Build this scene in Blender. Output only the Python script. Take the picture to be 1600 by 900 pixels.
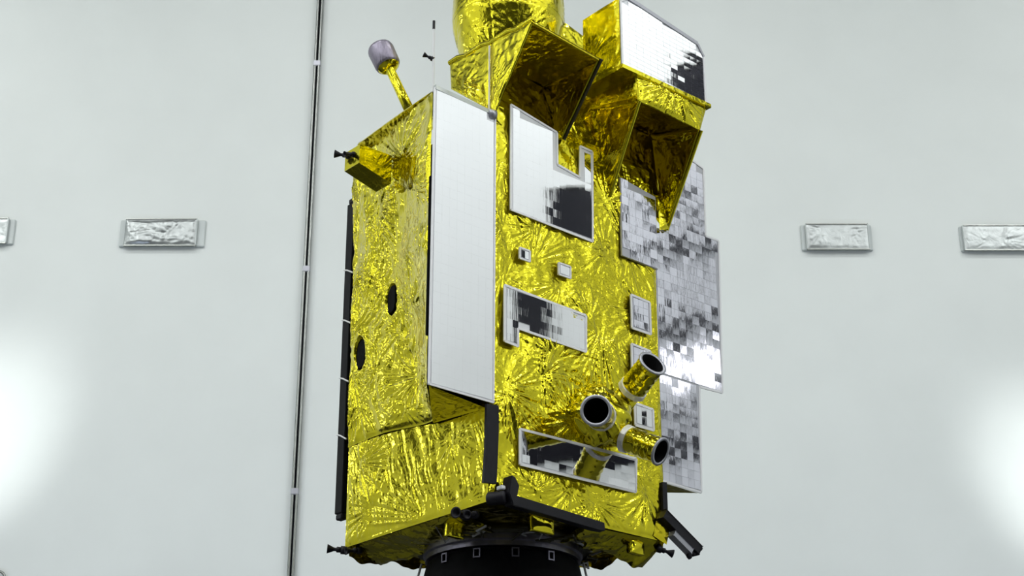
import bpy, bmesh, math, random
import numpy as np
from mathutils import Vector, Matrix

random.seed(7)
SC = bpy.context.scene
for o in list(bpy.data.objects):
    bpy.data.objects.remove(o)
COL = SC.collection
R = math.radians

# ------------------------------------------------------------------ camera
cam_d = bpy.data.cameras.new('camera')
cam_d.sensor_width = 36.0
cam_d.lens = 36.0 * 2650.0 / 1600.0
cam_d.clip_end = 200
cam = bpy.data.objects.new('camera', cam_d)
COL.objects.link(cam)
cam.location = (0, 0, 1.7)
cam.rotation_euler = (R(90 + 23.0), 0, 0)
SC.camera = cam

# ------------------------------------------------------------------ world, light, exposure
wd = bpy.data.worlds.new('world')
SC.world = wd
wd.use_nodes = True
wd.node_tree.nodes['Background'].inputs['Color'].default_value = (0.8, 0.87, 0.9, 1)
wd.node_tree.nodes['Background'].inputs['Strength'].default_value = 0.3
SC.view_settings.view_transform = 'Standard'
SC.view_settings.look = 'None'
SC.view_settings.gamma = 1.0
SC.view_settings.exposure = 0.0
SC.view_settings.use_curve_mapping = False


def area_light(name, loc, size, power, rot=(0, 0, 0), col=(0.97, 1.0, 0.975)):
    l = bpy.data.lights.new(name, 'AREA')
    l.shape = 'RECTANGLE'
    l.size, l.size_y = size
    l.energy = power
    l.color = col
    o = bpy.data.objects.new(name, l)
    COL.objects.link(o)
    o.location = loc
    o.rotation_euler = rot
    return o


# rows of ceiling lamps of the hall
for ix in (-9.5, -3.2, 3.2, 9.5):
    for iy in (-6.0, -1.0, 4.0, 9.5):
        area_light('ceiling_lamp', (ix, iy, 16.9), (0.5, 1.2), {-9.5: 295, 9.5: 245}.get(ix, 168))
# unseen lights added high on both side walls for foil sparkle
for sx in (-1, 1):
    for iy in (2.2, 5.0):
        for iz in (8.6, 12.4):
            area_light('wall_lamp', (sx * 11.85, iy, iz), (0.3, 0.8), 28, (0, R(sx * 90), 0))


for iy, iz in ((9.0, 9.2), (9.6, 12.6), (14.9, 8.4), (15.2, 11.4)):
    area_light('wall_lamp', (-11.85, iy, iz), (0.25, 0.7), 16, (0, R(-90), 0))  # added out of view for highlights on the left foil face
# unseen light added by the right wall to brighten the wing mirror's reflection
for iz, hz, pw in ((9.75, .5, 4.0),):
    area_light('wall_lamp', (11.85, 11.0, iz), (hz, 1.3), pw, (0, R(90), 0))


def flood(name, loc, target, power, cone):
    l = bpy.data.lights.new(name, 'SPOT')
    l.energy = power
    l.spot_size = R(cone)
    l.spot_blend = 1.0
    l.shadow_soft_size = 0.2
    l.color = (0.96, 1.0, 0.97)
    o = bpy.data.objects.new(name, l)
    COL.objects.link(o)
    o.location = loc
    d = Vector(target) - Vector(loc)
    o.rotation_euler = d.to_track_quat('-Z', 'Y').to_euler()
    return o


# cool lights added near the floor to tint the far wall's lower part
flood('uplight', (-5.5, 9.5, 0.5), (-3.5, 17, 5.2), 420, 95).data.color = (.70, .80, 1.0)
flood('uplight', (5.5, 9.5, 0.5), (3.5, 17, 5.2), 420, 95).data.color = (.70, .80, 1.0)
# two floodlights that wash the far wall low on either side
flood('floodlight', (-8.5, 11.0, 3.0), (-5.75, 17, 7.15), 1900, 17)
flood('floodlight', (8.5, 11.0, 3.0), (5.85, 17, 6.7), 1900, 17)

# ------------------------------------------------------------------ material helpers


def nodes(m):
    m.use_nodes = True
    return m.node_tree.nodes, m.node_tree.links


def mat(name, col, rough=0.5, metal=0.0, bump=0.0, bscale=30.0, bdist=0.004, stretch=(1, 1, 1),
        ridged=False, detail=3.0, world=False, var=0.0, vscale=3.0, emit=None, spec=None):
    m = bpy.data.materials.new(name)
    N, L = nodes(m)
    b = N['Principled BSDF']
    b.inputs['Base Color'].default_value = (*col, 1)
    b.inputs['Roughness'].default_value = rough
    b.inputs['Metallic'].default_value = metal
    if spec is not None:
        b.inputs['Specular IOR Level'].default_value = spec
    tc = N.new('ShaderNodeTexCoord')
    if var:
        n = N.new('ShaderNodeTexNoise')
        n.inputs['Scale'].default_value = vscale
        n.inputs['Detail'].default_value = 4
        L.new(tc.outputs['Object'], n.inputs['Vector'])
        r = N.new('ShaderNodeValToRGB')
        r.color_ramp.elements[0].position = 0.3
        r.color_ramp.elements[1].position = 0.7
        r.color_ramp.elements[0].color = (*[c * (1 - var) for c in col], 1)
        r.color_ramp.elements[1].color = (*[min(1, c * (1 + var)) for c in col], 1)
        L.new(n.outputs['Fac'], r.inputs['Fac'])
        L.new(r.outputs['Color'], b.inputs['Base Color'])
    if bump:
        mp = N.new('ShaderNodeMapping')
        mp.inputs['Scale'].default_value = stretch
        gp = N.new('ShaderNodeNewGeometry')
        L.new(gp.outputs['Position'] if world else tc.outputs['Object'], mp.inputs['Vector'])
        n = N.new('ShaderNodeTexNoise')
        if ridged:
            n.noise_type = 'RIDGED_MULTIFRACTAL'
        n.inputs['Scale'].default_value = bscale
        n.inputs['Detail'].default_value = detail
        L.new(mp.outputs['Vector'], n.inputs['Vector'])
        bp = N.new('ShaderNodeBump')
        bp.inputs['Strength'].default_value = bump
        bp.inputs['Distance'].default_value = bdist
        L.new(n.outputs['Fac'], bp.inputs['Height'])
        L.new(bp.outputs['Normal'], b.inputs['Normal'])
    return m


def foil_mat(name, col, rough, b1=0.5, d1=0.006):
    """crinkled metallised film: facets from warped cells plus fine ridges"""
    m = bpy.data.materials.new(name)
    N, L = nodes(m)
    b = N['Principled BSDF']
    b.inputs['Base Color'].default_value = (*col, 1)
    b.inputs['Metallic'].default_value = 1.0
    b.inputs['Roughness'].default_value = rough
    tc = N.new('ShaderNodeTexCoord')
    wn = N.new('ShaderNodeTexNoise')
    wn.inputs['Scale'].default_value = 7
    wn.inputs['Detail'].default_value = 2
    L.new(tc.outputs['Object'], wn.inputs['Vector'])
    mx = N.new('ShaderNodeMix')
    mx.data_type = 'RGBA'
    mx.blend_type = 'LINEAR_LIGHT'
    mx.inputs[0].default_value = 0.12
    L.new(tc.outputs['Object'], mx.inputs[6])
    L.new(wn.outputs['Color'], mx.inputs[7])
    acc = None
    for k, (rot, st, sc, wt) in enumerate((((0.6, 0.3, 0.5), (1, 1, .22), 10, 1.0), ((-0.7, 0.9, -0.4), (1, .3, 1), 13, .8), ((0.2, -0.8, 1.3), (.35, 1, 1), 26, .35))):
        mp = N.new('ShaderNodeMapping')
        mp.inputs['Rotation'].default_value = rot
        mp.inputs['Scale'].default_value = st
        L.new(mx.outputs[2], mp.inputs['Vector'])
        n = N.new('ShaderNodeTexNoise')
        n.inputs['Scale'].default_value = sc
        n.inputs['Detail'].default_value = 1.0
        L.new(mp.outputs['Vector'], n.inputs['Vector'])
        sb = N.new('ShaderNodeMath')
        sb.operation = 'SUBTRACT'
        sb.inputs[1].default_value = .5
        L.new(n.outputs['Fac'], sb.inputs[0])
        ab = N.new('ShaderNodeMath')
        ab.operation = 'ABSOLUTE'
        L.new(sb.outputs[0], ab.inputs[0])
        ma = N.new('ShaderNodeMath')
        ma.operation = 'MULTIPLY_ADD'
        ma.inputs[1].default_value = -wt
        L.new(ab.outputs[0], ma.inputs[0])
        if acc is None:
            ma.inputs[2].default_value = 1
        else:
            L.new(acc.outputs[0], ma.inputs[2])
        acc = ma
    bp = N.new('ShaderNodeBump')
    bp.inputs['Strength'].default_value = b1
    bp.inputs['Distance'].default_value = d1
    L.new(acc.outputs[0], bp.inputs['Height'])
    L.new(bp.outputs['Normal'], b.inputs['Normal'])
    return m


M = {}
M['wall'] = mat('white_wall_paint', (0.79, 0.82, 0.815), 0.42, 0, 0.25, 2.2, 0.01, var=0.02, vscale=1.2)
M['sidewall'] = mat('white_side_wall_paint', (0.80, 0.83, 0.82), 0.6, var=0.03, vscale=0.6)
M['floor'] = mat('grey_floor_coating', (0.10, 0.105, 0.11), 0.3, var=0.1, vscale=0.5)
M['ceil'] = mat('ceiling_paint', (0.30, 0.31, 0.31), 0.7, var=0.05)
M['gold'] = foil_mat('gold_foil', (0.74, 0.645, 0.03), 0.13, 0.6, 0.007)
M['gold_deep'] = foil_mat('amber_foil', (0.70, 0.58, 0.022), 0.14, 0.6, 0.008)  # same gold foil, deepened for shade in hoods and under the body
M['silver_foil'] = foil_mat('silver_foil', (0.44, 0.46, 0.465), 0.4, 0.5, 0.008)
M['tape'] = mat('silver_tape', (0.84, 0.83, 0.87), 0.35, 0.3, 0.5, 40, 0.003)
M['mirror'] = mat('mirror_tile', (0.87, 0.86, 0.90), 0.025, 1.0, 0.12, 12, 0.0008, (5, 5, 0.25), world=True)
M['mirror_rough'] = mat('wavy_mirror_tile', (0.79, 0.77, 0.87), 0.06, 1.0, 1.0, 12, 0.0005, (4, 4, 0.8), detail=2.5, world=True)
M['plate'] = mat('panel_back_plate', (0.78, 0.78, 0.82), 0.35, 0.3, var=0.03)
M['black'] = mat('black_anodised_metal', (0.008, 0.007, 0.012), 0.5, var=0.2, vscale=20, spec=.25)
M['black_matt'] = mat('black_cloth_cover', (0.003, 0.003, 0.004), 0.8, 0, 0.4, 30, 0.004, spec=0.1)
M['core'] = mat('dark_structure', (0.03, 0.028, 0.012), 0.6, var=0.2, vscale=12)
M['rim'] = mat('grey_rim_metal', (0.42, 0.42, 0.47), 0.4, 0.6, var=0.05)
M['steel'] = mat('polished_steel', (0.30, 0.31, 0.30), 0.3, 1.0, var=0.1, vscale=8)
M['ring'] = mat('dull_ring_metal', (0.20, 0.19, 0.24), 0.35, 0.9, var=0.15, vscale=14)
M['mauve'] = mat('mauve_cap_film', (0.25, 0.225, 0.29), 0.35, 0.6, 0.6, 24, 0.006, (4, 4, .6))
M['solar'] = mat('dark_solar_cells', (0.006, 0.006, 0.008), 0.5, var=0.2, vscale=30, spec=.15)
M['white'] = mat('white_paint', (0.8, 0.8, 0.82), 0.4, var=0.02)
M['dark_glass'] = mat('dark_window_glass', (0.01, 0.011, 0.016), 0.3, var=0.1, spec=.15)
M['door'] = mat('dark_grey_door_paint', (0.05, 0.052, 0.055), 0.5, var=0.1, spec=.2)
M['dark_beam'] = mat('dark_painted_steel', (0.012, 0.012, 0.016), 0.8, var=0.2, vscale=3, spec=.05)
M['plate_dark'] = mat('grey_panel_back_plate', (0.5, 0.5, 0.55), 0.4, 0.3, var=0.05)
M['cover_edge'] = mat('pale_cover_film', (0.62, 0.66, 0.66), 0.4, 0, var=.05)
M['cable'] = mat('grey_cable', (0.35, 0.35, 0.38), 0.5, var=0.1)

# ------------------------------------------------------------------ mesh helpers


def link(name, me, m, parent=None):
    o = bpy.data.objects.new(name, me)
    COL.objects.link(o)
    if m is not None and not me.materials:
        me.materials.append(m)
    if parent is not None:
        o.parent = parent
    return o


def from_bm(name, bm, m, parent=None, smooth=False):
    me = bpy.data.meshes.new(name)
    bmesh.ops.recalc_face_normals(bm, faces=bm.faces)
    bm.to_mesh(me)
    bm.free()
    if smooth:
        for p in me.polygons:
            p.use_smooth = True
    return link(name, me, m, parent)


def add_box(bm, lo, hi, mtx=None):
    lo, hi = Vector(lo), Vector(hi)
    r = bmesh.ops.create_cube(bm, size=1)
    c = (lo + hi) / 2
    s = hi - lo
    for v in r['verts']:
        v.co = Vector((v.co.x * s.x, v.co.y * s.y, v.co.z * s.z)) + c
        if mtx is not None:
            v.co = mtx @ v.co
    return r['verts']


def box(name, lo, hi, m, parent=None, bevel=0.0):
    bm = bmesh.new()
    add_box(bm, lo, hi)
    if bevel:
        bmesh.ops.bevel(bm, geom=bm.edges[:], offset=bevel, segments=2, affect='EDGES')
    return from_bm(name, bm, m, parent)


def beam(name, a, b, wid, hei, m, parent=None, up=(0, 0, 1), bevel=0.004):
    """rectangular bar from a to b"""
    a, b = Vector(a), Vector(b)
    d = (b - a)
    L = d.length
    z = d.normalized()
    x = Vector(up).cross(z)
    if x.length < 1e-4:
        x = Vector((1, 0, 0)).cross(z)
    x.normalize()
    y = z.cross(x)
    mt = Matrix((x, y, z)).transposed().to_4x4()
    mt.translation = a
    bm = bmesh.new()
    add_box(bm, (-wid / 2, -hei / 2, 0), (wid / 2, hei / 2, L), mt)
    if bevel:
        bmesh.ops.bevel(bm, geom=bm.edges[:], offset=bevel, segments=2, affect='EDGES')
    return from_bm(name, bm, m, parent)


def lathe(name, prof, a, axis, m, parent=None, seg=40, smooth=True, wob=0.0, caps=True):
    """prof: list of (radius, distance along axis) from point a"""
    z = Vector(axis).normalized()
    x = z.orthogonal().normalized()
    y = z.cross(x)
    a = Vector(a)
    bm = bmesh.new()
    rings = []
    for r, h in prof:
        ring = []
        for k in range(seg):
            t = 2 * math.pi * k / seg
            rr = r * (1 + (random.uniform(-wob, wob) if wob else 0))
            ring.append(bm.verts.new(a + z * h + (x * math.cos(t) + y * math.sin(t)) * rr))
        rings.append(ring)
    for i in range(len(rings) - 1):
        for k in range(seg):
            bm.faces.new((rings[i][k], rings[i][(k + 1) % seg], rings[i + 1][(k + 1) % seg], rings[i + 1][k]))
    if caps and prof[0][0] > 1e-5:
        bm.faces.new(list(reversed(rings[0])))
    if caps and prof[-1][0] > 1e-5:
        bm.faces.new(rings[-1])
    bmesh.ops.remove_doubles(bm, verts=bm.verts, dist=1e-6)
    return from_bm(name, bm, m, parent, smooth)


def tube(name, pts, rad, m, parent=None, seg=8, closed=False):
    cu = bpy.data.curves.new(name + '_c', 'CURVE')
    cu.dimensions = '3D'
    cu.bevel_depth = rad
    cu.bevel_resolution = 2
    sp = cu.splines.new('POLY')
    sp.points.add(len(pts) - 1)
    for i, p in enumerate(pts):
        sp.points[i].co = (*p, 1)
    sp.use_cyclic_u = closed
    cu.use_fill_caps = True
    to = bpy.data.objects.new('tmp', cu)
    COL.objects.link(to)
    me = bpy.data.meshes.new_from_object(to.evaluated_get(bpy.context.evaluated_depsgraph_get()))
    bpy.data.objects.remove(to)
    me.materials.clear()
    for p in me.polygons:
        p.use_smooth = True
    return link(name, me, m, parent)


# ---- crumpled foil
def _hash(ix, iy, seed):
    h = (ix.astype(np.int64) * 374761393 + iy.astype(np.int64) * 668265263 + seed * 974711) & 0x7fffffff
    h = ((h ^ (h >> 13)) * 1274126177) & 0x7fffffff
    h = h ^ (h >> 16)
    return (h & 0xffff) / 65535.0


def gn(x, y, seed):
    """gradient noise, about -0.7..0.7"""
    ix, iy = np.floor(x), np.floor(y)
    fx, fy = x - ix, y - iy
    sx = fx * fx * fx * (fx * (fx * 6 - 15) + 10)
    sy = fy * fy * fy * (fy * (fy * 6 - 15) + 10)

    def g(ax, ay):
        a = _hash(ix + ax, iy + ay, seed) * 2 * np.pi
        return np.cos(a) * (fx - ax) + np.sin(a) * (fy - ay)
    n0 = g(0, 0) * (1 - sx) + g(1, 0) * sx
    n1 = g(0, 1) * (1 - sx) + g(1, 1) * sx
    return n0 * (1 - sy) + n1 * sy


def crumple(x, y, seed, amp=0.010, bursts=(), grain=None):
    """folded-film relief in metres over plane coordinates in metres"""
    wx = x + 0.05 * gn(x / 0.22, y / 0.22, seed + 1)
    wy = y + 0.05 * gn(x / 0.22, y / 0.22, seed + 2)
    h = 1.6 * amp * gn(wx / 0.34, wy / 0.34, seed + 3)
    # creases of several directions, each strong only here and there
    for k in range(5):
        a = (k * 0.63 + seed * 0.37) % math.pi
        ca, sa = math.cos(a), math.sin(a)
        p = wx * ca + wy * sa
        q = -wx * sa + wy * ca
        wl = (0.11, 0.07, 0.09, 0.055, 0.14)[k]
        n = np.abs(gn(p / wl, q / (wl * 2.6), seed + 10 + k))
        w = np.clip(0.5 + 1.3 * gn(x / 0.3, y / 0.3, seed + 30 + k), 0.05, 1)
        h += amp * (wl / 0.09) * (0.45 - n) * w
    if grain:
        a, wl, ga = grain
        ca, sa = math.cos(a), math.sin(a)
        p = wx * ca + wy * sa
        q = -wx * sa + wy * ca
        n = np.abs(gn(p / wl, q / (wl * 10), seed + 50))
        h += ga * (0.4 - n)
    for i, (bx, by, br, n, ba) in enumerate(bursts):
        dx, dy = x - bx, y - by
        r = np.hypot(dx, dy) + 1e-6
        th = np.arctan2(dy, dx)
        fall = np.clip(1 - r / br, 0, 1) ** 1.2 * np.clip(r / (0.25 * br), 0, 1)
        w = np.abs(gn(th * n / (2 * np.pi) * 1.5, r / (br * 1.1) + i * 7.3, seed + 60 + i))
        fan = np.clip(.45 + .9 * np.cos(th - (i * 2.4 + seed)), 0.05, 1)
        h += ba * fall * fan * (0.45 - w) * 2.8
    return h


def auto_bursts(sx, sy, seed, step=0.30, amp=0.013):
    rr = random.Random(seed)
    out = []
    for i in range(max(1, int(sx / step))):
        for j in range(max(1, int(sy / step))):
            out.append(((i + rr.uniform(.1, .9)) * step, (j + rr.uniform(.1, .9)) * step,
                        rr.uniform(.22, .5), rr.uniform(22, 38), amp * rr.uniform(.5, 1.2)))
    return out


def foil(name, p00, p10, p11, p01, m, parent, seed, amp=0.010, res=0.011, bursts=None, grain=None,
         hem=0.25, solid=0.0, ragged=0.0, rows=None, extra=0.0):
    """crumpled sheet over the four-cornered patch; outward side is p10-p00 x p01-p00"""
    P = [np.array(p, float) for p in (p00, p10, p11, p01)]
    sx = max(np.linalg.norm(P[1] - P[0]), np.linalg.norm(P[2] - P[3]))
    sy = max(np.linalg.norm(P[3] - P[0]), np.linalg.norm(P[2] - P[1]))
    nx, ny = max(4, int(sx / res)), max(4, int(sy / res))
    s, t = np.meshgrid(np.linspace(0, 1, nx + 1), np.linspace(0, 1, ny + 1))
    s, t = s.ravel(), t.ravel()
    S, T = s[:, None], t[:, None]
    pos = P[0] * (1 - S) * (1 - T) + P[1] * S * (1 - T) + P[2] * S * T + P[3] * (1 - S) * T
    du = (P[1] - P[0]) * (1 - T) + (P[2] - P[3]) * T
    dv = (P[3] - P[0]) * (1 - S) + (P[2] - P[1]) * S
    if rows is not None:                      # loft between two smooth polylines (bottom, top)
        bot, top = [np.array(r, float) for r in rows]

        def spl(c):
            n = len(c) - 1
            f = np.clip(s * n, 0, n - 1e-6)
            i = f.astype(int)
            u = (f - i)[:, None]
            g = lambda k: c[np.clip(k, 0, n)]
            p0, p1, p2, p3 = g(i - 1), g(i), g(i + 1), g(i + 2)
            return .5 * (2 * p1 + (p2 - p0) * u + (2 * p0 - 5 * p1 + 4 * p2 - p3) * u ** 2 + (3 * p1 - p0 - 3 * p2 + p3) * u ** 3)
        lo, hi = spl(bot), spl(top)
        pos = lo * (1 - T) + hi * T
        pg = pos.reshape(ny + 1, nx + 1, 3)
        du = np.gradient(pg, axis=1).reshape(-1, 3)
        dv = np.gradient(pg, axis=0).reshape(-1, 3)
    nr = np.cross(du, dv)
    nr /= np.linalg.norm(nr, axis=1)[:, None] + 1e-9
    X, Y = s * sx, t * sy
    if bursts is None:
        bursts = auto_bursts(sx, sy, seed)
    if extra:
        bursts = list(bursts) + auto_bursts(sx, sy, seed + 7, .30, extra)
    h = crumple(X, Y, seed, amp, bursts, grain)
    edge = np.minimum(np.minimum(s, 1 - s) * sx, np.minimum(t, 1 - t) * sy)
    e = np.clip(edge / 0.04, 0, 1)
    h = h * (hem + (1 - hem) * e * e * (3 - 2 * e))
    pos = pos + nr * h[:, None]
    if ragged:
        w = np.clip(1 - t * sy / 0.10, 0, 1) * ragged * (gn(X / 0.19, X * 0 + seed + .4, seed + 5) * 1.2 + 0.5 * gn(X / 0.08, X * 0 + 3.3, seed + 6))
        pos[:, 2] += w
    vs = pos.tolist()
    fs = []
    for j in range(ny):
        b = j * (nx + 1)
        for i in range(nx):
            fs.append((b + i, b + i + 1, b + nx + 2 + i, b + nx + 1 + i))
    me = bpy.data.meshes.new(name)
    me.from_pydata(vs, [], fs)
    me.polygons.foreach_set('use_smooth', [True] * len(fs))
    me.update()
    o = link(name, me, m, parent)
    if solid:
        md = o.modifiers.new('thickness', 'SOLIDIFY')
        md.thickness = solid
        md.offset = -1
    return o


def prism(name, poly, a0, a1, axis, m, parent=None, bevel=0.0):
    """poly in the two axes other than `axis`, extruded from a0 to a1 along axis (0,1,2)"""
    bm = bmesh.new()

    def pt(p, a):
        c = list(p)
        c.insert(axis, a)
        return bm.verts.new(c)
    lo = [pt(p, a0) for p in poly]
    hi = [pt(p, a1) for p in poly]
    bm.faces.new(lo)
    bm.faces.new(list(reversed(hi)))
    n = len(poly)
    for i in range(n):
        bm.faces.new((lo[i], hi[i], hi[(i + 1) % n], lo[(i + 1) % n]))
    if bevel:
        bmesh.ops.bevel(bm, geom=bm.edges[:], offset=bevel, segments=2, affect='EDGES')
    return from_bm(name, bm, m, parent)


def struct(o):
    o['kind'] = 'structure'
    return o


def tag(o, label, cat, group=None):
    o['label'] = label
    o['category'] = cat
    if group:
        o['group'] = group
    return o


# ------------------------------------------------------------------ the hall
struct(box('wall_back', (-13, 17.0, 0), (13, 17.3, 17.3), M['wall']))
struct(box('wall_left', (-12.3, -10, 0), (-12, 17.0, 17.3), M['sidewall']))
struct(box('wall_right', (12, -10, 0), (12.3, 17.0, 17.3), M['sidewall']))
struct(box('wall_front', (-12.3, -10.3, 0), (12.3, -10, 17.3), M['sidewall']))
struct(box('floor', (-13, -10.3, -0.3), (13, 17.3, 0), M['floor']))
struct(box('ceiling', (-13, -10.3, 17.0), (13, 17.3, 17.3), M['ceil']))

for n, (lo, hi) in enumerate((((-11, -10, 0), (11, -9.9, 13)), ((-12, -9.5, 0), (-11.9, .8, 12)), ((11.9, -9.5, 0), (12, .8, 12)))):
    struct(box('door_%d' % (n + 1), lo, hi, M['door']))  # unseen dark panels added for contrast in the foil reflections
# unseen boards and bands added on the side walls for dark reflections


def dark_board(n, y0, y1, z0, z1, x=12.0):
    s = -1 if x > 0 else 1
    o = struct(box('window_%d' % n, (min(x, x + s * .04), y0, z0), (max(x, x + s * .04), y1, z1), M['dark_glass']))
    for (a, b, c, d) in ((y0 - .04, y0, z0 - .04, z1 + .04), (y1, y1 + .04, z0 - .04, z1 + .04),
                         (y0, y1, z1, z1 + .04), (y0, y1, z0 - .04, z0)):
        box('window_frame', (min(x, x + s * .07), a, c), (max(x, x + s * .07), b, d), M['steel'], o)


dark_board(1, 8.22, 8.72, 9.9, 11.25)
dark_board(2, 8.75, 9.5, 11.6, 12.6)
dark_board(6, 10.0, 12.0, 13.25, 14.25)
dark_board(5, 10.8, 12.6, 8.5, 10.3, -12.0)
for n, (y0, y1, z0, z1) in enumerate(((8.35, 10.0, 8.48, 8.90), (10.0, 16.9, 8.58, 8.76), (10.0, 16.9, 10.40, 10.54), (10.0, 16.9, 11.56, 11.70),
                                      (10.0, 16.9, 9.14, 9.20), (10.74, 10.80, 8.76, 12.6), (10.0, 16.9, 12.3, 12.36))):
    struct(box('trim_%d' % (n + 1), (11.92, y0, z0), (12, y1, z1), M['dark_beam']))  # dark bands added out of view to streak the mirror reflections
# unseen dark board added low on the far wall to darken underside reflections
struct(box('trim_8', (-12, 16.9, 0), (12, 17.0, 5.0), M['door']))

# ------------------------------------------------------------------ satellite
BASE = Vector((-0.1436, 10.0, 4.537))
sat = bpy.data.objects.new('satellite', None)
sat.empty_display_size = 0.5
COL.objects.link(sat)
sat.location = BASE
sat.rotation_euler = (0, 0, R(40.5))
tag(sat, 'gold foil-wrapped satellite with white and silver mirror panels, standing on a black cone', 'satellite')
# local axes: x along the front face to the right, y into the depth, z up
G, GD = M['gold'], M['gold_deep']

box('core_structure', (0.03, 0.03, 0.03), (1.47, 1.47, 2.66), M['core'], sat)

# front face blanket (normal -y)
fb = [(0.62, 1.60, .42, 26, .020), (1.32, 2.02, .62, 30, .024), (0.10, 1.86, .30, 22, .020), (0.10, 0.74, .45, 26, .030),
      (0.55, 1.05, .42, 24, .018), (0.95, 1.35, .5, 30, .022), (0.42, 0.90, .34, 22, .028), (0.70, 0.66, .34, 20, .022),
      (0.88, 0.16, .40, 30, .020), (0.35, 0.12, .30, 22, .018), (1.35, 0.30, .35, 20, .022), (1.25, 0.75, .3, 18, .016),
      (0.40, 1.92, .34, 24, .018), (0.08, 2.35, .26, 20, .014), (1.05, 2.35, .4, 24, .016), (0.03, 1.25, .22, 16, .014)]
foil('front_blanket', (0, 0, 0), (1.52, 0, 0), (1.52, 0, 2.76), (0, 0, 2.76), G, sat, 11, 0.008, 0.0072, bursts=fb, extra=.010)
# lower side blanket (normal -x)
lb = [(0.62, 0.02, .95, 44, .016), (1.36, 0.55, .40, 24, .018), (1.2, 0.20, .4, 20, .016), (0.35, 0.5, .35, 22, .006)]
foil('side_blanket', (0, 1.5, 0), (0, 0, 0), (0, 0, 0.72), (0, 1.5, 0.72), G, sat, 23, 0.0032, 0.0072,
     bursts=[(1.5 - a, b, c, d, e) for a, b, c, d, e in lb], grain=(0.30, 0.06, .008))
# rear and far side blankets close the body
foil('rear_blanket', (1.5, 1.5, 0), (0, 1.5, 0), (0, 1.5, 2.7), (1.5, 1.5, 2.7), G, sat, 31, 0.008, 0.03)
foil('far_side_blanket', (1.5, 0, 0), (1.5, 1.5, 0), (1.5, 1.5, 2.7), (1.5, 0, 2.7), G, sat, 37, 0.008, 0.03)
foil('top_blanket', (0, 0, 2.7), (1.5, 0, 2.7), (1.5, 1.5, 2.7), (0, 1.5, 2.7), G, sat, 41, 0.006, 0.03)
# flared upper side: front edge stands out behind the white wing, back edge returns to the body
A0, A1 = (-.480, .012, .64), (-.480, .012, 2.68)
B0, B1 = (-.012, .60, .66), (-.25, 1.18, 2.83)
C0, C1 = (-.004, 1.50, .70), (0, 1.54, 3.06)
tb = [(.35, 1.85, .5, 30, .02), (.25, 1.3, .4, 24, .018), (.15, .8, .4, 24, .016), (.2, .3, .4, 22, .018)] + [(a + .42, b, c, d, e) for a, b, c, d, e in [(0.30, 1.72, .42, 26, .026), (0.50, 1.55, .30, 20, .026), (0.70, 1.25, .32, 22, .022), (0.62, 0.80, .34, 20, .024),
      (0.35, 0.35, .4, 22, .022), (0.80, 0.30, .40, 22, .032), (0.80, 1.95, .5, 26, .02), (0.2, 1.1, .35, 20, .018), (0.95, 1.6, .3, 20, .03)]]
P0 = (-.30, .60, .64)
rows = ([C0, (-.012, 1.10, .70), (-.03, .54, .64), (-.25, .27, .64), A0], [C1, (-.12, 1.35, 2.956), (-.20, 1.05, 2.896), (-.33, .55, 2.80), A1])
flare = foil('flared_blanket', C0, A0, A1, C1, G, sat, 53, 0.015, 0.0072, bursts=tb, rows=rows, extra=.012)
# closing sheets under the flare
foil('flare_underside', (-.02, .54, .632), (-.004, .02, .60), (-.475, .0, .638), (-.25, .27, .636), G, sat, 61, 0.004, 0.009, bursts=[])
beam('panel_gap', (-.490, .006, .96), (-.488, .006, 2.05), .012, .02, M['black_matt'], sat, bevel=0)  # black strip stands in for the shadow beside the panel edge
foil('flare_top', (-.25, 1.18, 2.83), A1, (0, 0.01, 2.68), (0, 1.5, 3.0), G, sat, 67, 0.006, 0.03)

# dark gaps in the flared blanket


def slot(cy, cz, wy, hz, ang):
    """opening between blanket edges: the sheet dips in and a dark patch lies at its bottom"""
    vs = flare.data.vertices
    c = min(vs, key=lambda v: (v.co.y - cy) ** 2 + (v.co.z - cz) ** 2).co.copy()
    for v in vs:
        q = ((v.co.y - cy) / (wy * .62)) ** 2 + ((v.co.z - cz) / (hz * .62)) ** 2
        if q < 1:
            v.co.x += .05 * min(1, (1 - q) * 3)
    bm = bmesh.new()
    n = 20
    mt = Matrix.Translation(c) @ Matrix.Rotation(ang, 4, 'Z')
    fr, bk = [], []
    for k in range(n):
        t = 2 * math.pi * k / n
        y = math.copysign(abs(math.cos(t)) ** .5, math.cos(t)) * wy / 2
        z = math.copysign(abs(math.sin(t)) ** .6, math.sin(t)) * hz / 2
        if z > 0:
            z -= .35 * max(0, y)
        fr.append(bm.verts.new(mt @ Vector((.004, y, z))))
        bk.append(bm.verts.new(mt @ Vector((.04, y, z))))
    bm.faces.new(fr)
    bm.faces.new(list(reversed(bk)))
    for k in range(n):
        bm.faces.new((fr[k], bk[k], bk[(k + 1) % n], fr[(k + 1) % n]))
    return from_bm('blanket_gap', bm, M['black_matt'], sat)


slot(.93, 1.60, .11, .19, -.2)
slot(1.35, 1.34, .12, .20, -.16)

# ---- mirror panels


def unit_tile(m, name):
    bm = bmesh.new()
    add_box(bm, (-.5, -.5, -.5), (.5, .5, .5))
    me = bpy.data.meshes.new(name)
    bm.to_mesh(me)
    bm.free()
    me.materials.append(m)
    return me


TILE = {k: unit_tile(M[k], 'mirror_tile_' + k) for k in ('mirror', 'mirror_rough')}


def inside(poly, x, y):
    c = False
    n = len(poly)
    for i in range(n):
        x0, y0 = poly[i]
        x1, y1 = poly[(i + 1) % n]
        if (y0 > y) != (y1 > y) and x < (x1 - x0) * (y - y0) / (y1 - y0) + x0:
            c = not c
    return c


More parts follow.
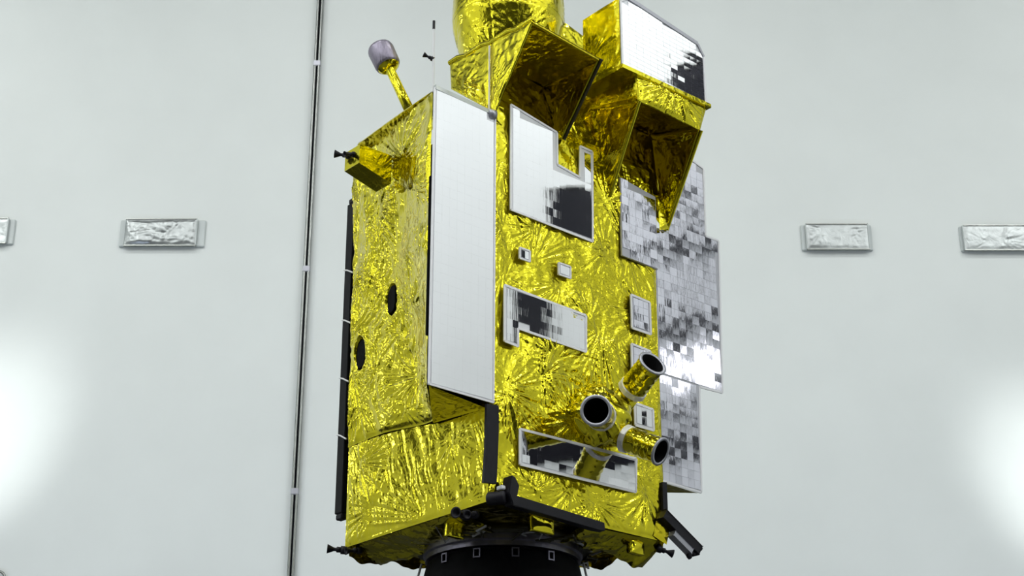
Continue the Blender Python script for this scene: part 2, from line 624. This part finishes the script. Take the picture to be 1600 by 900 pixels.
def mirror_panel(name, poly, y, tx, tz, m='mirror', tilt=0.1, border=0.018, thick=0.014, label=None, gap=0.00015, seed=1, edge=True, rects=None):
    """panel in the x-z plane facing -y: back plate, raised border tape, laid with square mirror tiles"""
    rr = random.Random(seed)
    p = prism(name, poly, y - thick * .5, y + thick * .5, 1, M['plate_dark'] if m == 'mirror_rough' else M['plate'], sat)
    if m == 'mirror_rough':
        gap = .0010
    if label:
        p['label'] = label
    xs, zs = [a for a, b in poly], [b for a, b in poly]
    x0, x1, z0, z1 = min(xs) + border, max(xs) - border, min(zs) + border, max(zs) - border
    for (x0, x1, z0, z1) in (rects or [(x0, x1, z0, z1)]):
        nx, nz = max(1, round((x1 - x0) / tx)), max(1, round((z1 - z0) / tz))
        ax, az = (x1 - x0) / nx, (z1 - z0) / nz
        for i in range(nx):
            for j in range(nz):
                cx, cz = x0 + (i + .5) * ax, z0 + (j + .5) * az
                if not all(inside(poly, cx + a * ax * .45, cz + b * az * .45) for a in (-1, 1) for b in (-1, 1)):
                    continue
                o = bpy.data.objects.new('mirror_tile', TILE[m])
                COL.objects.link(o)
                o.parent = p
                o.location = (cx, y - thick * .5 - .0015, cz)
                o.scale = (ax - gap, .004, az - gap)
                o.rotation_euler = (R(rr.gauss(0, tilt)), 0, R(rr.gauss(0, tilt)))
    if edge:
        n = len(poly)
        for i in range(n):
            a, b = poly[i], poly[(i + 1) % n]
            beam('edge_tape', (a[0], y - thick * .5 - .001, a[1]), (b[0], y - thick * .5 - .001, b[1]), border * .9, .007, M['tape'], p, up=(0, 1, 0), bevel=0)
    return p


mirror_panel('radiator_panel', [(-.490, .636), (.018, .631), (.022, 2.664), (-.490, 2.684)], -.014, .062, .0682, 'mirror', .10,
             label='tall white-looking mirror panel on the near corner', seed=3, border=.014)
mirror_panel('radiator_panel', [(.150, 2.00), (.885, 1.985), (.898, 2.68), (.785, 2.685), (.775, 2.44), (.567, 2.47), (.567, 2.717), (.150, 2.785)], -.026, .061, .061, 'mirror', .10, seed=4)
mirror_panel('radiator_panel', [(.097, 1.06), (.210, 1.05), (.210, 1.175), (.803, 1.159), (.809, 1.420), (.097, 1.444)], -.026, .05, .055, 'mirror', .10, seed=5)
mirror_panel('radiator_panel', [(.221, .268), (1.224, .278), (1.238, .509), (.221, .498)], -.03, .06, .05, 'mirror', .2, seed=6)
mirror_panel('radiator_panel', [(.223, 1.668), (.311, 1.668), (.311, 1.745), (.223, 1.745)], -.03, .03, .06, 'mirror', 2.0, border=.012, seed=7)
mirror_panel('radiator_panel', [(.565, 1.650), (.672, 1.650), (.672, 1.735), (.565, 1.735)], -.03, .07, .07, 'mirror', .8, border=.012, seed=8)
mirror_panel('radiator_panel', [(1.235, 1.440), (1.415, 1.438), (1.415, 1.675), (1.235, 1.686)], -.03, .05, .055, 'mirror_rough', .45, seed=9)
mirror_panel('radiator_panel', [(1.225, 1.080), (1.405, 1.080), (1.405, 1.310), (1.225, 1.320)], -.03, .05, .055, 'mirror_rough', .45, seed=10)
mirror_panel('radiator_panel', [(1.236, .742), (1.411, .742), (1.411, .890), (1.236, .900)], -.03, .05, .055, 'mirror', .6, seed=12)
# silver wing beyond the right edge, stepped outline, and the strip that leads to it
mirror_panel('radiator_panel', [(1.165, 1.965), (1.515, 1.955), (1.515, 2.525), (1.165, 2.57)], -.026, .07, .07, 'mirror_rough', .45, seed=14, edge=False, border=.006)
mirror_panel('radiator_panel', [(1.515, .425), (1.905, .415), (1.935, 1.19), (2.170, 1.20), (2.215, 2.40), (2.075, 2.40), (2.085, 2.96), (1.97, 2.99), (1.67, 2.99), (1.67, 2.31), (1.53, 2.30)],
             .02, .066, .066, 'mirror_rough', .40, label='stepped silver mirror wing on the far edge', seed=15,
             rects=[(1.535, 1.90, .43, 1.19), (1.545, 2.165, 1.205, 2.30), (1.68, 2.195, 2.30, 2.39), (1.68, 2.07, 2.39, 2.97)])
foil('wing_underside', (1.53, .44, .44), (1.53, .03, .42), (1.90, .03, .41), (1.90, .06, .42), GD, sat, 71, .004, .02, bursts=[])
foil('wing_rear_blanket', (1.52, .06, .46), (1.88, .06, .46), (1.90, .06, 2.94), (1.68, .06, 2.96), G, sat, 73, .006, .03)
foil('wing_rear_blanket', (1.90, .06, 1.24), (2.14, .06, 1.24), (2.18, .06, 2.37), (1.90, .06, 2.37), G, sat, 75, .006, .03)

lathe('corner_clip', [(.02, -.03), (.034, -.02), (.036, .02), (.02, .03)], (-.005, -.02, 2.66), (1, 0, .2), M['rim'], sat, 12)
beam('edge_tape', (-.486, -.015, 2.69), (.0, -.015, 2.672), .022, .03, M['silver_foil'], sat)

# ---- first sensor head: hood with open front
h1 = prism('imager_head', [(.19, 2.88), (.40, 3.07), (.40, 3.22), (.19, 3.2)], .04, .60, 0, M['core'], sat)


def side_plate(name, pts, m, parent, seed, thick=.016, amp=.007):
    """crumpled plate over a four-cornered outline"""
    return foil(name, *pts, m, parent, seed, amp, .011, solid=thick, hem=.15)


U0, U1 = 0.0, .625
# left cheek: rear part and front flap, seen on both sides of the white tape
side_plate('cheek', [(U0, .43, 3.05), (U0, .0, 2.70), (U0, .0, 3.235), (U0, .45, 3.265)], G, h1, 81)
side_plate('cheek', [(U0, .0, 2.70), (U0, -.03, 2.655), (U0, -.43, 3.20), (U0, .0, 3.235)], G, h1, 83)
beam('seam_tape', (U0 - .012, .0, 2.68), (U0 - .012, .0, 3.20), .016, .01, M['tape'], h1, up=(0, 1, 0))
# right cheek
side_plate('cheek', [(U1, -.03, 2.69), (U1, .30, 2.72), (U1, .30, 3.20), (U1, -.42, 3.15)], G, h1, 85)
# roof and inner back wall
foil('roof', (U0, .45, 3.265), (U0, -.43, 3.20), (U1, -.42, 3.15), (U1, .45, 3.215), GD, h1, 87, .005, .012, solid=.02)
foil('inner_wall', (U0 + .02, .02, 2.72), (U1 - .01, .02, 2.70), (U1 - .01, .16, 3.17), (U0 + .02, .16, 3.24), GD, h1, 89, .012, .011)
tube('crest_fold', [(U0 + .01, .46 - .09 * i, 3.275 - .0066 * i + .012 * math.sin(i * 2.1)) for i in range(11)], .022, G, h1)
beam('edge_strip', (U1 + .008, -.42, 3.15), (U1 + .008, -.03, 2.69), .012, .022, M['core'], h1)
foil('rear_body_blanket', (.60, .10, 2.72), (.98, .10, 2.72), (.98, .10, 3.70), (.72, .10, 3.76), G, sat, 91, .008, .012)
foil('hood_backdrop', (.62, .03, 2.66), (1.12, .03, 2.40), (1.02, .03, 3.15), (.62, .03, 3.2), GD, sat, 93, .012, .011)

# ---- second sensor head with mirror-tiled box on top
h2 = box('sounder_head', (.80, -.46, 3.135), (1.685, .0, 3.165), G, sat)
side_plate('cheek', [(1.06, .10, 2.45), (1.085, 0, 2.39), (.976, -.43, 2.945), (.96, .10, 3.12)], GD, h2, 101, amp=.012)
side_plate('cheek', [(.955, .10, 3.06), (.976, -.43, 2.945), (.955, -.43, 3.145), (.94, .10, 3.18)], G, h2, 102)
side_plate('cheek', [(1.645, 0, 2.30), (1.65, .10, 2.45), (1.63, .10, 3.12), (1.585, -.43, 2.925)], G, h2, 103, amp=.010)
side_plate('cheek', [(1.585, -.43, 2.925), (1.63, .10, 3.10), (1.64, .10, 3.16), (1.62, -.43, 3.10)], G, h2, 104)
foil('valance', (.976, -.43, 2.94), (1.585, -.43, 2.925), (1.655, -.437, 3.135), (.955, -.437, 3.15), G, h2, 105, .006, .010,
     bursts=[(.33, .26, .5, 60, .05)], solid=.01)
foil('inner_wall', (1.08, .03, 2.42), (1.64, .03, 2.40), (1.62, .09, 3.12), (.97, .09, 3.14), GD, h2, 107, .014, .011)
foil('roof', (.97, .1, 3.15), (.976, -.42, 2.96), (1.585, -.42, 2.94), (1.63, .1, 3.12), GD, h2, 109, .005, .012)
foil('lower_lip', (1.54, -.035, 2.27), (1.64, -.03, 2.31), (1.60, -.03, 2.52), (1.54, -.03, 2.52), G, h2, 111, .01, .01)
tube('hem', [(.976, -.44, 2.945), (1.03, -.22, 2.67), (1.085, -.01, 2.40)], .013, G, h2)
tube('hem', [(1.59, -.44, 2.925), (1.618, -.22, 2.61), (1.645, -.01, 2.31)], .013, G, h2)

# mirror-tiled box
TILT = -0.035
bx = prism('mirror_box', [(.815, 3.170), (1.665, 3.135), (1.665, 3.56), (1.60, 3.655), (.90, 3.755), (.815, 3.70)], -.43, -.06, 1, M['plate'], sat)
rr = random.Random(21)
nx, nz = 12, 15
bp_poly = [(.815, 3.170), (1.665, 3.135), (1.665, 3.56), (1.60, 3.655), (.90, 3.755), (.815, 3.70)]
for i in range(nx):
    for j in range(nz):
        x = .83 + (i + .5) * .82 / nx
        z0 = 3.180 - .0412 * (x - .815)
        z = z0 + (j + .5) * .036
        if not all(inside(bp_poly, x + a * .03, z + b * .017) for a in (-1, 1) for b in (-1, 1)):
            continue
        o = bpy.data.objects.new('mirror_tile', TILE['mirror'])
        COL.objects.link(o)
        o.parent = bx
        o.location = (x, -.4325, z)
        o.scale = (.82 / nx - .0012, .004, .0345)
        o.rotation_euler = (R(rr.gauss(0, .25)), R(2.36), R(rr.gauss(0, .25)))
for (a, b, wd, mm) in (((.90, 3.748), (1.60, 3.648), .030, 'rim'), ((1.60, 3.648), (1.660, 3.56), .020, 'rim'), ((.822, 3.695), (.90, 3.748), .02, 'tape'),
                       ((.822, 3.18), (.822, 3.695), .018, 'tape'), ((1.658, 3.145), (1.658, 3.56), .014, 'tape')):
    beam('edge_tape', (a[0], -.434, a[1]), (b[0], -.434, b[1]), wd, .010, M[mm], bx, up=(0, 1, 0), bevel=0)
foil('box_side_blanket', (.808, -.06, 3.16), (.808, -.435, 3.16), (.808, -.435, 3.71), (.808, -.06, 3.705), G, bx, 121, .007, .011)

# ---- drum antenna on top
drum = lathe('antenna_drum', [(.28, 0), (.37, .45), (.375, .6), (.35, .94), (.20, 1.0)], (.45, .35, 3.25), (0, 0, 1), G, sat, 30, True)
for k, a0 in enumerate((-150, 30)):
    for (r0, z0, r1, z1) in ((.29, 3.26, .400, 3.70), (.400, 3.70, .375, 4.20)):
        an = [R(a0 + 22.5 * i) for i in range(9)]
        row = lambda r, z: [(.45 + r * math.cos(t), .35 + r * math.sin(t), z) for t in an]
        lo, hi = row(r0, z0), row(r1, z1)
        foil('drum_blanket', (0, 0, 0), (1.25, 0, 0), (1.25, 0, z1 - z0), (0, 0, z1 - z0), G, drum, 171 + k, .006, .010, rows=(lo, hi))

# ---- gold mast with capped head
mb = Vector((-.29, .50, 2.78))
md = Vector((-.10, .20, .50)).normalized()
mast = lathe('antenna_mast', [(.036, 0), (.034, .2), (.032, .44), (.05, .47)], mb, md, G, sat, 14)
cap = lathe('antenna_cap', [(.055, .44), (.080, .452), (.090, .47), (.094, .61), (.086, .635), (.06, .64), (.0, .642)], mb, md, M['mauve'], mast, 18, True)
lathe('cap_collar', [(.05, .42), (.078, .45), (.085, .47)], mb, md, G, mast, 14)

# ---- thin white pole with a black thruster
pole = tube('pole', [(-.478, .015, 2.67), (-.478, .02, 3.20)], .008, M['white'], sat)
tube('pole_tip', [(-.478, .02, 3.15), (-.478, .02, 3.215)], .009, M['black'], pole)


def thruster(loc, axis, s=1.0, name='thruster'):
    t = lathe(name, [(.018 * s, 0), (.02 * s, .03 * s), (.012 * s, .035 * s), (.013 * s, .05 * s), (.030 * s, .09 * s), (.032 * s, .095 * s), (.02 * s, .088 * s), (.005 * s, .06 * s)],
              loc, axis, M['black'], sat, 16)
    lathe('valve', [(.028 * s, -.03 * s), (.028 * s, .004 * s)], loc, axis, M['black'], t, 10)
    return t


thruster((-.485, .03, 2.93), (-.7, .4, .35), .6)
# arm on the flared side with thrusters at its end
ap = [(-.54, .735, 2.415), (-.27, .735, 2.345), (-.27, .735, 2.56), (-.54, .735, 2.555)]
aq = [(x, .905, z) for x, y, z in ap]
arm = foil('thruster_arm', *ap, G, sat, 131, .0015, .01, bursts=[])
foil('arm_blanket', aq[0], ap[0], ap[3], aq[3], G, arm, 132, .002, .01, bursts=[])
foil('arm_blanket', aq[0], aq[1], ap[1], ap[0], G, arm, 133, .0015, .01, bursts=[])
foil('arm_blanket', ap[3], ap[2], aq[2], aq[3], G, arm, 134, .002, .01, bursts=[])
thruster((-.55, .87, 2.52), (-.75, .6, .12), .9)
thruster((-.55, .80, 2.50), (-.9, .1, -.25), .7)
# corner thrusters at the base
thruster((-.01, 1.53, -.01), (-.8, .5, .05), 1.0)
thruster((.03, 1.40, -.03), (-.9, .2, -.15), .9)
thruster((-.015, .21, -.045), (-.9, -.35, -.1), 1.15)
thruster((-.005, .13, -.06), (-.9, -.35, -.2), .9)
thruster((1.50, .02, -.05), (.8, -.4, -.25), .9)

# ---- stowed solar array along the rear edge
sol = box('solar_array', (.0, 1.56, .26), (1.40, 1.645, 2.60), M['solar'], sat, .004)
box('panel_end_cap', (.0, 1.56, .215), (.05, 1.63, .255), M['black'], sol, .006)
box('panel_end_cap', (.0, 1.57, 2.60), (.05, 1.63, 2.64), M['black'], sol, .006)
for z in (2.05, 1.66, 1.22, .80):
    tube('tie_cord', [(.0, 1.65, z + .03), (-.008, 1.60, z + .01), (-.006, 1.53, z - .03)], .006, M['white'], sol)

# ---- sensor tubes


def sensor_tube(base, tip, r, name='sensor_tube'):
    base, tip = Vector(base), Vector(tip)
    ax = tip - base
    L = ax.length
    n = 18
    prof = [(r * .8, -.02)] + [(r * (.93 + .02 * math.sin(i * 1.7)), L * (.02 + .94 * i / n)) for i in range(n + 1)]
    t = lathe(name, prof, base, ax, G, sat, 26, True, .045, caps=False)
    lathe('tube_rim', [(r * .80, L * .96), (r * 1.03, L * .96), (r * 1.03, L), (r * .82, L), (r * .80, L * .96)], base, ax, M['rim'], t, 32, caps=False)
    lathe('tube_bore', [(r * .001, L * .30), (r * .82, L * .30), (r * .82, L * .99), (r * .79, L * .99), (r * .79, L * .33), (r * .001, L * .33)], base, ax, M['black_matt'], t, 32)
    lathe('tube_band', [(r * .98, L * .03), (r * 1.02, L * .04), (r * 1.0, L * .16), (r * .97, L * .17)], base, ax, M['tape'], t, 24, False, .02)
    return t


sensor_tube((.80, -.17, .675), (.545, -.39, .600), .098)
tb2 = sensor_tube((1.091, -.15, .915), (1.056, -.40, 1.039), .098)
lathe('tube_mount', [(.10, 0), (.082, .06), (.078, .19)], (1.117, .03, .826), (-.035, -.25, .124), G, tb2, 24, True, .03)
tb3 = sensor_tube((1.021, -.15, .581), (1.104, -.40, .443), .092)
lathe('tube_mount', [(.10, 0), (.080, .06), (.074, .19)], (.966, .015, .672), (.083, -.25, -.138), G, tb3, 24, True, .03)
# foil-wrapped hub that carries them
bmh = bmesh.new()
bmesh.ops.create_icosphere(bmh, subdivisions=5, radius=1)
for v in bmh.verts:
    c = v.co.copy()
    k = 1 + .10 * math.sin(5 * c.x + 3 * c.z) * math.sin(6 * c.z + 2) + .05 * math.sin(17 * c.x + 11 * c.z) * math.sin(13 * c.y)
    v.co = Vector((.90 + .24 * c.x * k, -.03 + .19 * c.y * k, .72 + .20 * c.z * k))
from_bm('tube_hub', bmh, G, sat, True)

# ---- black hardware
strip = prism('corner_plate', [(-.062, .598), (.034, .607), (.036, .45), (.020, .100), (-.082, .090), (-.068, .30)], -.055, -.035, 1, M['black'], sat)
bars = prism('base_bar', [(.09, .035), (.86, -.008), (.865, -.060), (.80, -.062), (.09, -.035)], -.12, -.06, 1, M['black'], sat, .004)
prism('bar_end_plate', [(.055, .035), (.075, .150), (.105, .145), (.140, .095), (.115, .0), (.09, -.035)], -.13, -.05, 1, M['black'], bars, .004)
lathe('bar_roller', [(.03, 0), (.042, .01), (.042, .11), (.03, .12)], (.055, -.10, .012), (-.5, .85, 0), M['black'], bars, 14)
box('bar_label_strip', (.02, -.10, .06), (.055, -.05, .085), M['plate'], bars, .004)
prism('corner_plate', [(1.486, .40), (1.528, .405), (1.528, .17), (1.484, .17)], -.03, -.01, 1, M['black'], sat)
arm2 = beam('base_bar', (1.47, -.03, .175), (1.80, -.03, -.02), .07, .055, M['black'], sat, up=(0, 1, 0))
beam('bar_label_strip', (1.557, -.03, .060), (1.722, -.03, -.037), .045, .05, M['rim'], arm2, up=(0, 1, 0))
for k in range(4):
    lathe('bar_knob', [(.014, 0), (.018, .01), (.018, .03), (.010, .035)], (1.70 + .035 * k, -.03, -.06 + .024 * k), (.8, 0, -.55), M['black'], arm2, 10)
foil('corner_skirt', (1.40, -.012, .02), (1.52, -.012, -.02), (1.56, -.012, .10), (1.44, -.012, .16), GD, sat, 141, .005, .01, bursts=[])

# ---- underside
foil('base_blanket', (0, 1.5, 0), (1.5, 1.5, 0), (1.5, 0, 0), (0, 0, 0), GD, sat, 151, .016, .014)
foil('base_skirt', (.78, .22, -.07), (1.52, .22, -.13), (1.52, 0.0, .0), (.78, 0.0, -.01), G, sat, 153, .012, .011, ragged=.05)
foil('base_skirt', (.30, 1.5, -.07), (.30, .30, -.06), (0, .30, .0), (0, 1.5, .0), G, sat, 155, .01, .011, ragged=.04)
foil('base_skirt', (.02, 1.48, -.06), (1.5, 1.48, -.06), (1.5, 1.5, .03), (.02, 1.5, .03), GD, sat, 157, .01, .015, ragged=.05)
foil('base_skirt', (1.5, 1.48, -.06), (1.5, 0, -.06), (1.51, 0, .03), (1.51, 1.5, .03), GD, sat, 158, .01, .015, ragged=.05)
for (x, y, s) in ((.13, .55, .07), (.47, .12, .09), (1.30, .10, .06)):
    foil('foil_box', (x - s, y - s, -.11), (x + s, y - s, -.11), (x + s, y - s, -.01), (x - s, y - s, -.01), G, sat, 161 + int(x * 9), .01, .009, solid=.05)
rg = random.Random(5)
for k in range(16):
    a = R(195 + k * 10)
    cx, cy = .75 + .60 * math.cos(a), .75 + .60 * math.sin(a)
    pts = [(cx + rg.uniform(-.12, .12), cy + rg.uniform(-.1, .1), -.05 + rg.uniform(-.05, .02)) for _ in range(5)]
    tube('harness_cable', pts, .008, M['cable'] if k % 3 == 0 else M['core'], sat)

ringp = lathe('interface_ring', [(.50, -.13), (.515, -.13), (.515, -.10), (.53, -.09), (.53, -.01), (.49, -.01)], (.75, .75, 0), (0, 0, 1), M['ring'], sat, 64, False)
lathe('ring_skirt', [(.56, -.01), (.58, -.055), (.50, -.06)], (.75, .75, 0), (0, 0, 1), M['core'], sat, 48)

# ------------------------------------------------------------------ black stand under the satellite
loc = Matrix.Translation(BASE) @ Matrix.Rotation(R(40.5), 4, 'Z') @ Vector((.75, .75, -.13))
stand = bpy.data.objects.new('satellite_stand', None)
COL.objects.link(stand)
stand.location = (loc.x, loc.y, 0)
tag(stand, 'black draped cone stand carrying the satellite at the bottom edge', 'stand')
H = loc.z
lathe('cone', [(.46, H - .01), (.500, H - .01), (.51, H - .04), (.56, H - .25), (.70, H - .9), (.85, H - 1.6), (.85, .5)], (0, 0, 0), (0, 0, 1), M['black_matt'], stand, 56)
lathe('foot_plate', [(1.2, 0), (1.2, .3), (.9, .5)], (0, 0, 0), (0, 0, 1), M['black'], stand, 40)
for k in range(4):
    a = R(-135 + k * 27)
    cl = Matrix.Translation((.512 * math.cos(a), .512 * math.sin(a), H - .05)) @ Matrix.Rotation(a, 4, 'Z')
    bm = bmesh.new()
    for (y0, y1, z0, z1) in ((-.024, -.016, -.03, .03), (.016, .024, -.03, .03), (-.016, .016, -.03, -.022), (-.016, .016, .022, .03)):
        add_box(bm, (0, y0, z0), (.02, y1, z1), cl)
    from_bm('clamp', bm, M['ring'], stand)
for (a, s) in ((-172, 1), (-12, -1)):
    pts = []
    for i in range(9):
        t = i / 8
        aa = R(a + s * 7 * math.sin(t * 6))
        rad = .54 + .22 * t
        pts.append((rad * math.cos(aa), rad * math.sin(aa), H - .02 - .75 * t))
    tube('dangling_cable', pts, .008, M['cable'], stand)

# ------------------------------------------------------------------ things on the far wall


def wall_plate(x0, x1, z0, z1, seed, label, flap_l=.0, flap_r=.0, amp=.012):
    w, h = x1 - x0, z1 - z0
    e = bpy.data.objects.new('foil_cover', None)
    COL.objects.link(e)
    e.location = ((x0 + x1) / 2, 17.0, z0)
    tag(e, label, 'cover', 'silver foil covers taped to the far wall')
    a, b = -w / 2 + flap_l, w / 2 - flap_r
    foil('film', (a, -.05, 0.01), (b, -.05, 0.01), (b, -.05, h - .01), (a, -.05, h - .01), M['silver_foil'], e, seed, amp, .012,
         grain=(1.45, .07, amp * .8))
    bm = bmesh.new()
    add_box(bm, (-w / 2, -.028, 0), (w / 2, -.001, h))
    bmesh.ops.bevel(bm, geom=bm.edges[:], offset=.006, segments=2, affect='EDGES')
    from_bm('back_board', bm, M['cover_edge'], e)
    beam('top_edge', (a, -.05, h), (b, -.05, h), .012, .02, M['steel'], e, up=(0, 1, 0), bevel=0)
    beam('bottom_edge', (a, -.05, 0), (b, -.05, 0), .014, .03, M['steel'], e, up=(0, 1, 0), bevel=0)
    if flap_r:
        beam('fold', (b, -.055, 0), (b, -.055, h), .014, .02, M['cover_edge'], e, up=(0, 1, 0))
    if flap_l:
        beam('fold', (a, -.055, 0), (a, -.055, h), .010, .02, M['cover_edge'], e, up=(0, 1, 0))


wall_plate(-4.324, -3.385, 9.40, 9.72, 201, 'crumpled silver foil cover on the wall just left of the conduit', .06, .09, .014)
wall_plate(-6.42, -5.49, 9.43, 9.73, 205, 'silver foil cover on the wall cut off by the left photo edge', .03, .07, .008)
wall_plate(3.186, 3.965, 9.355, 9.66, 211, 'creased silver foil cover on the wall right of the satellite', .05, .04, .006)
wall_plate(4.935, 5.90, 9.345, 9.645, 217, 'pale smooth silver foil cover cut off by the right photo edge', .03, .03, .004)

# conduit: two thin steel rods with couplers
con = bpy.data.objects.new('wall_conduit', None)
COL.objects.link(con)
con.location = (-2.243, 16.95, 0)
tag(con, 'thin vertical pair of steel conduit rods on the white wall', 'conduit')
for dx, z0, z1 in ((-.022, 0.02, 16.9), (.022, 0.02, 16.9)):
    tube('rod', [(dx, 0, z0), (dx, 0, z1)], .016, M['steel'], con)
box('back_strip', (-.012, .015, .02), (.012, .035, 16.9), M['dark_beam'], con)
for z in (4.2, 6.61, 9.12, 11.70, 14.3):
    box('coupler', (-.040, -.02, z - .035), (.040, .03, z + .035), M['rim'], con, .006)

# small ring hook
hk = tube('ring_hook', [(-5.21 + .075 * math.cos(R(t)), 16.95, 5.70 + .075 * math.sin(R(t))) for t in range(0, 360, 15)], .014, M['steel'], None, closed=True)
tag(hk, 'small steel ring hook at the lower left corner of the wall', 'hook')
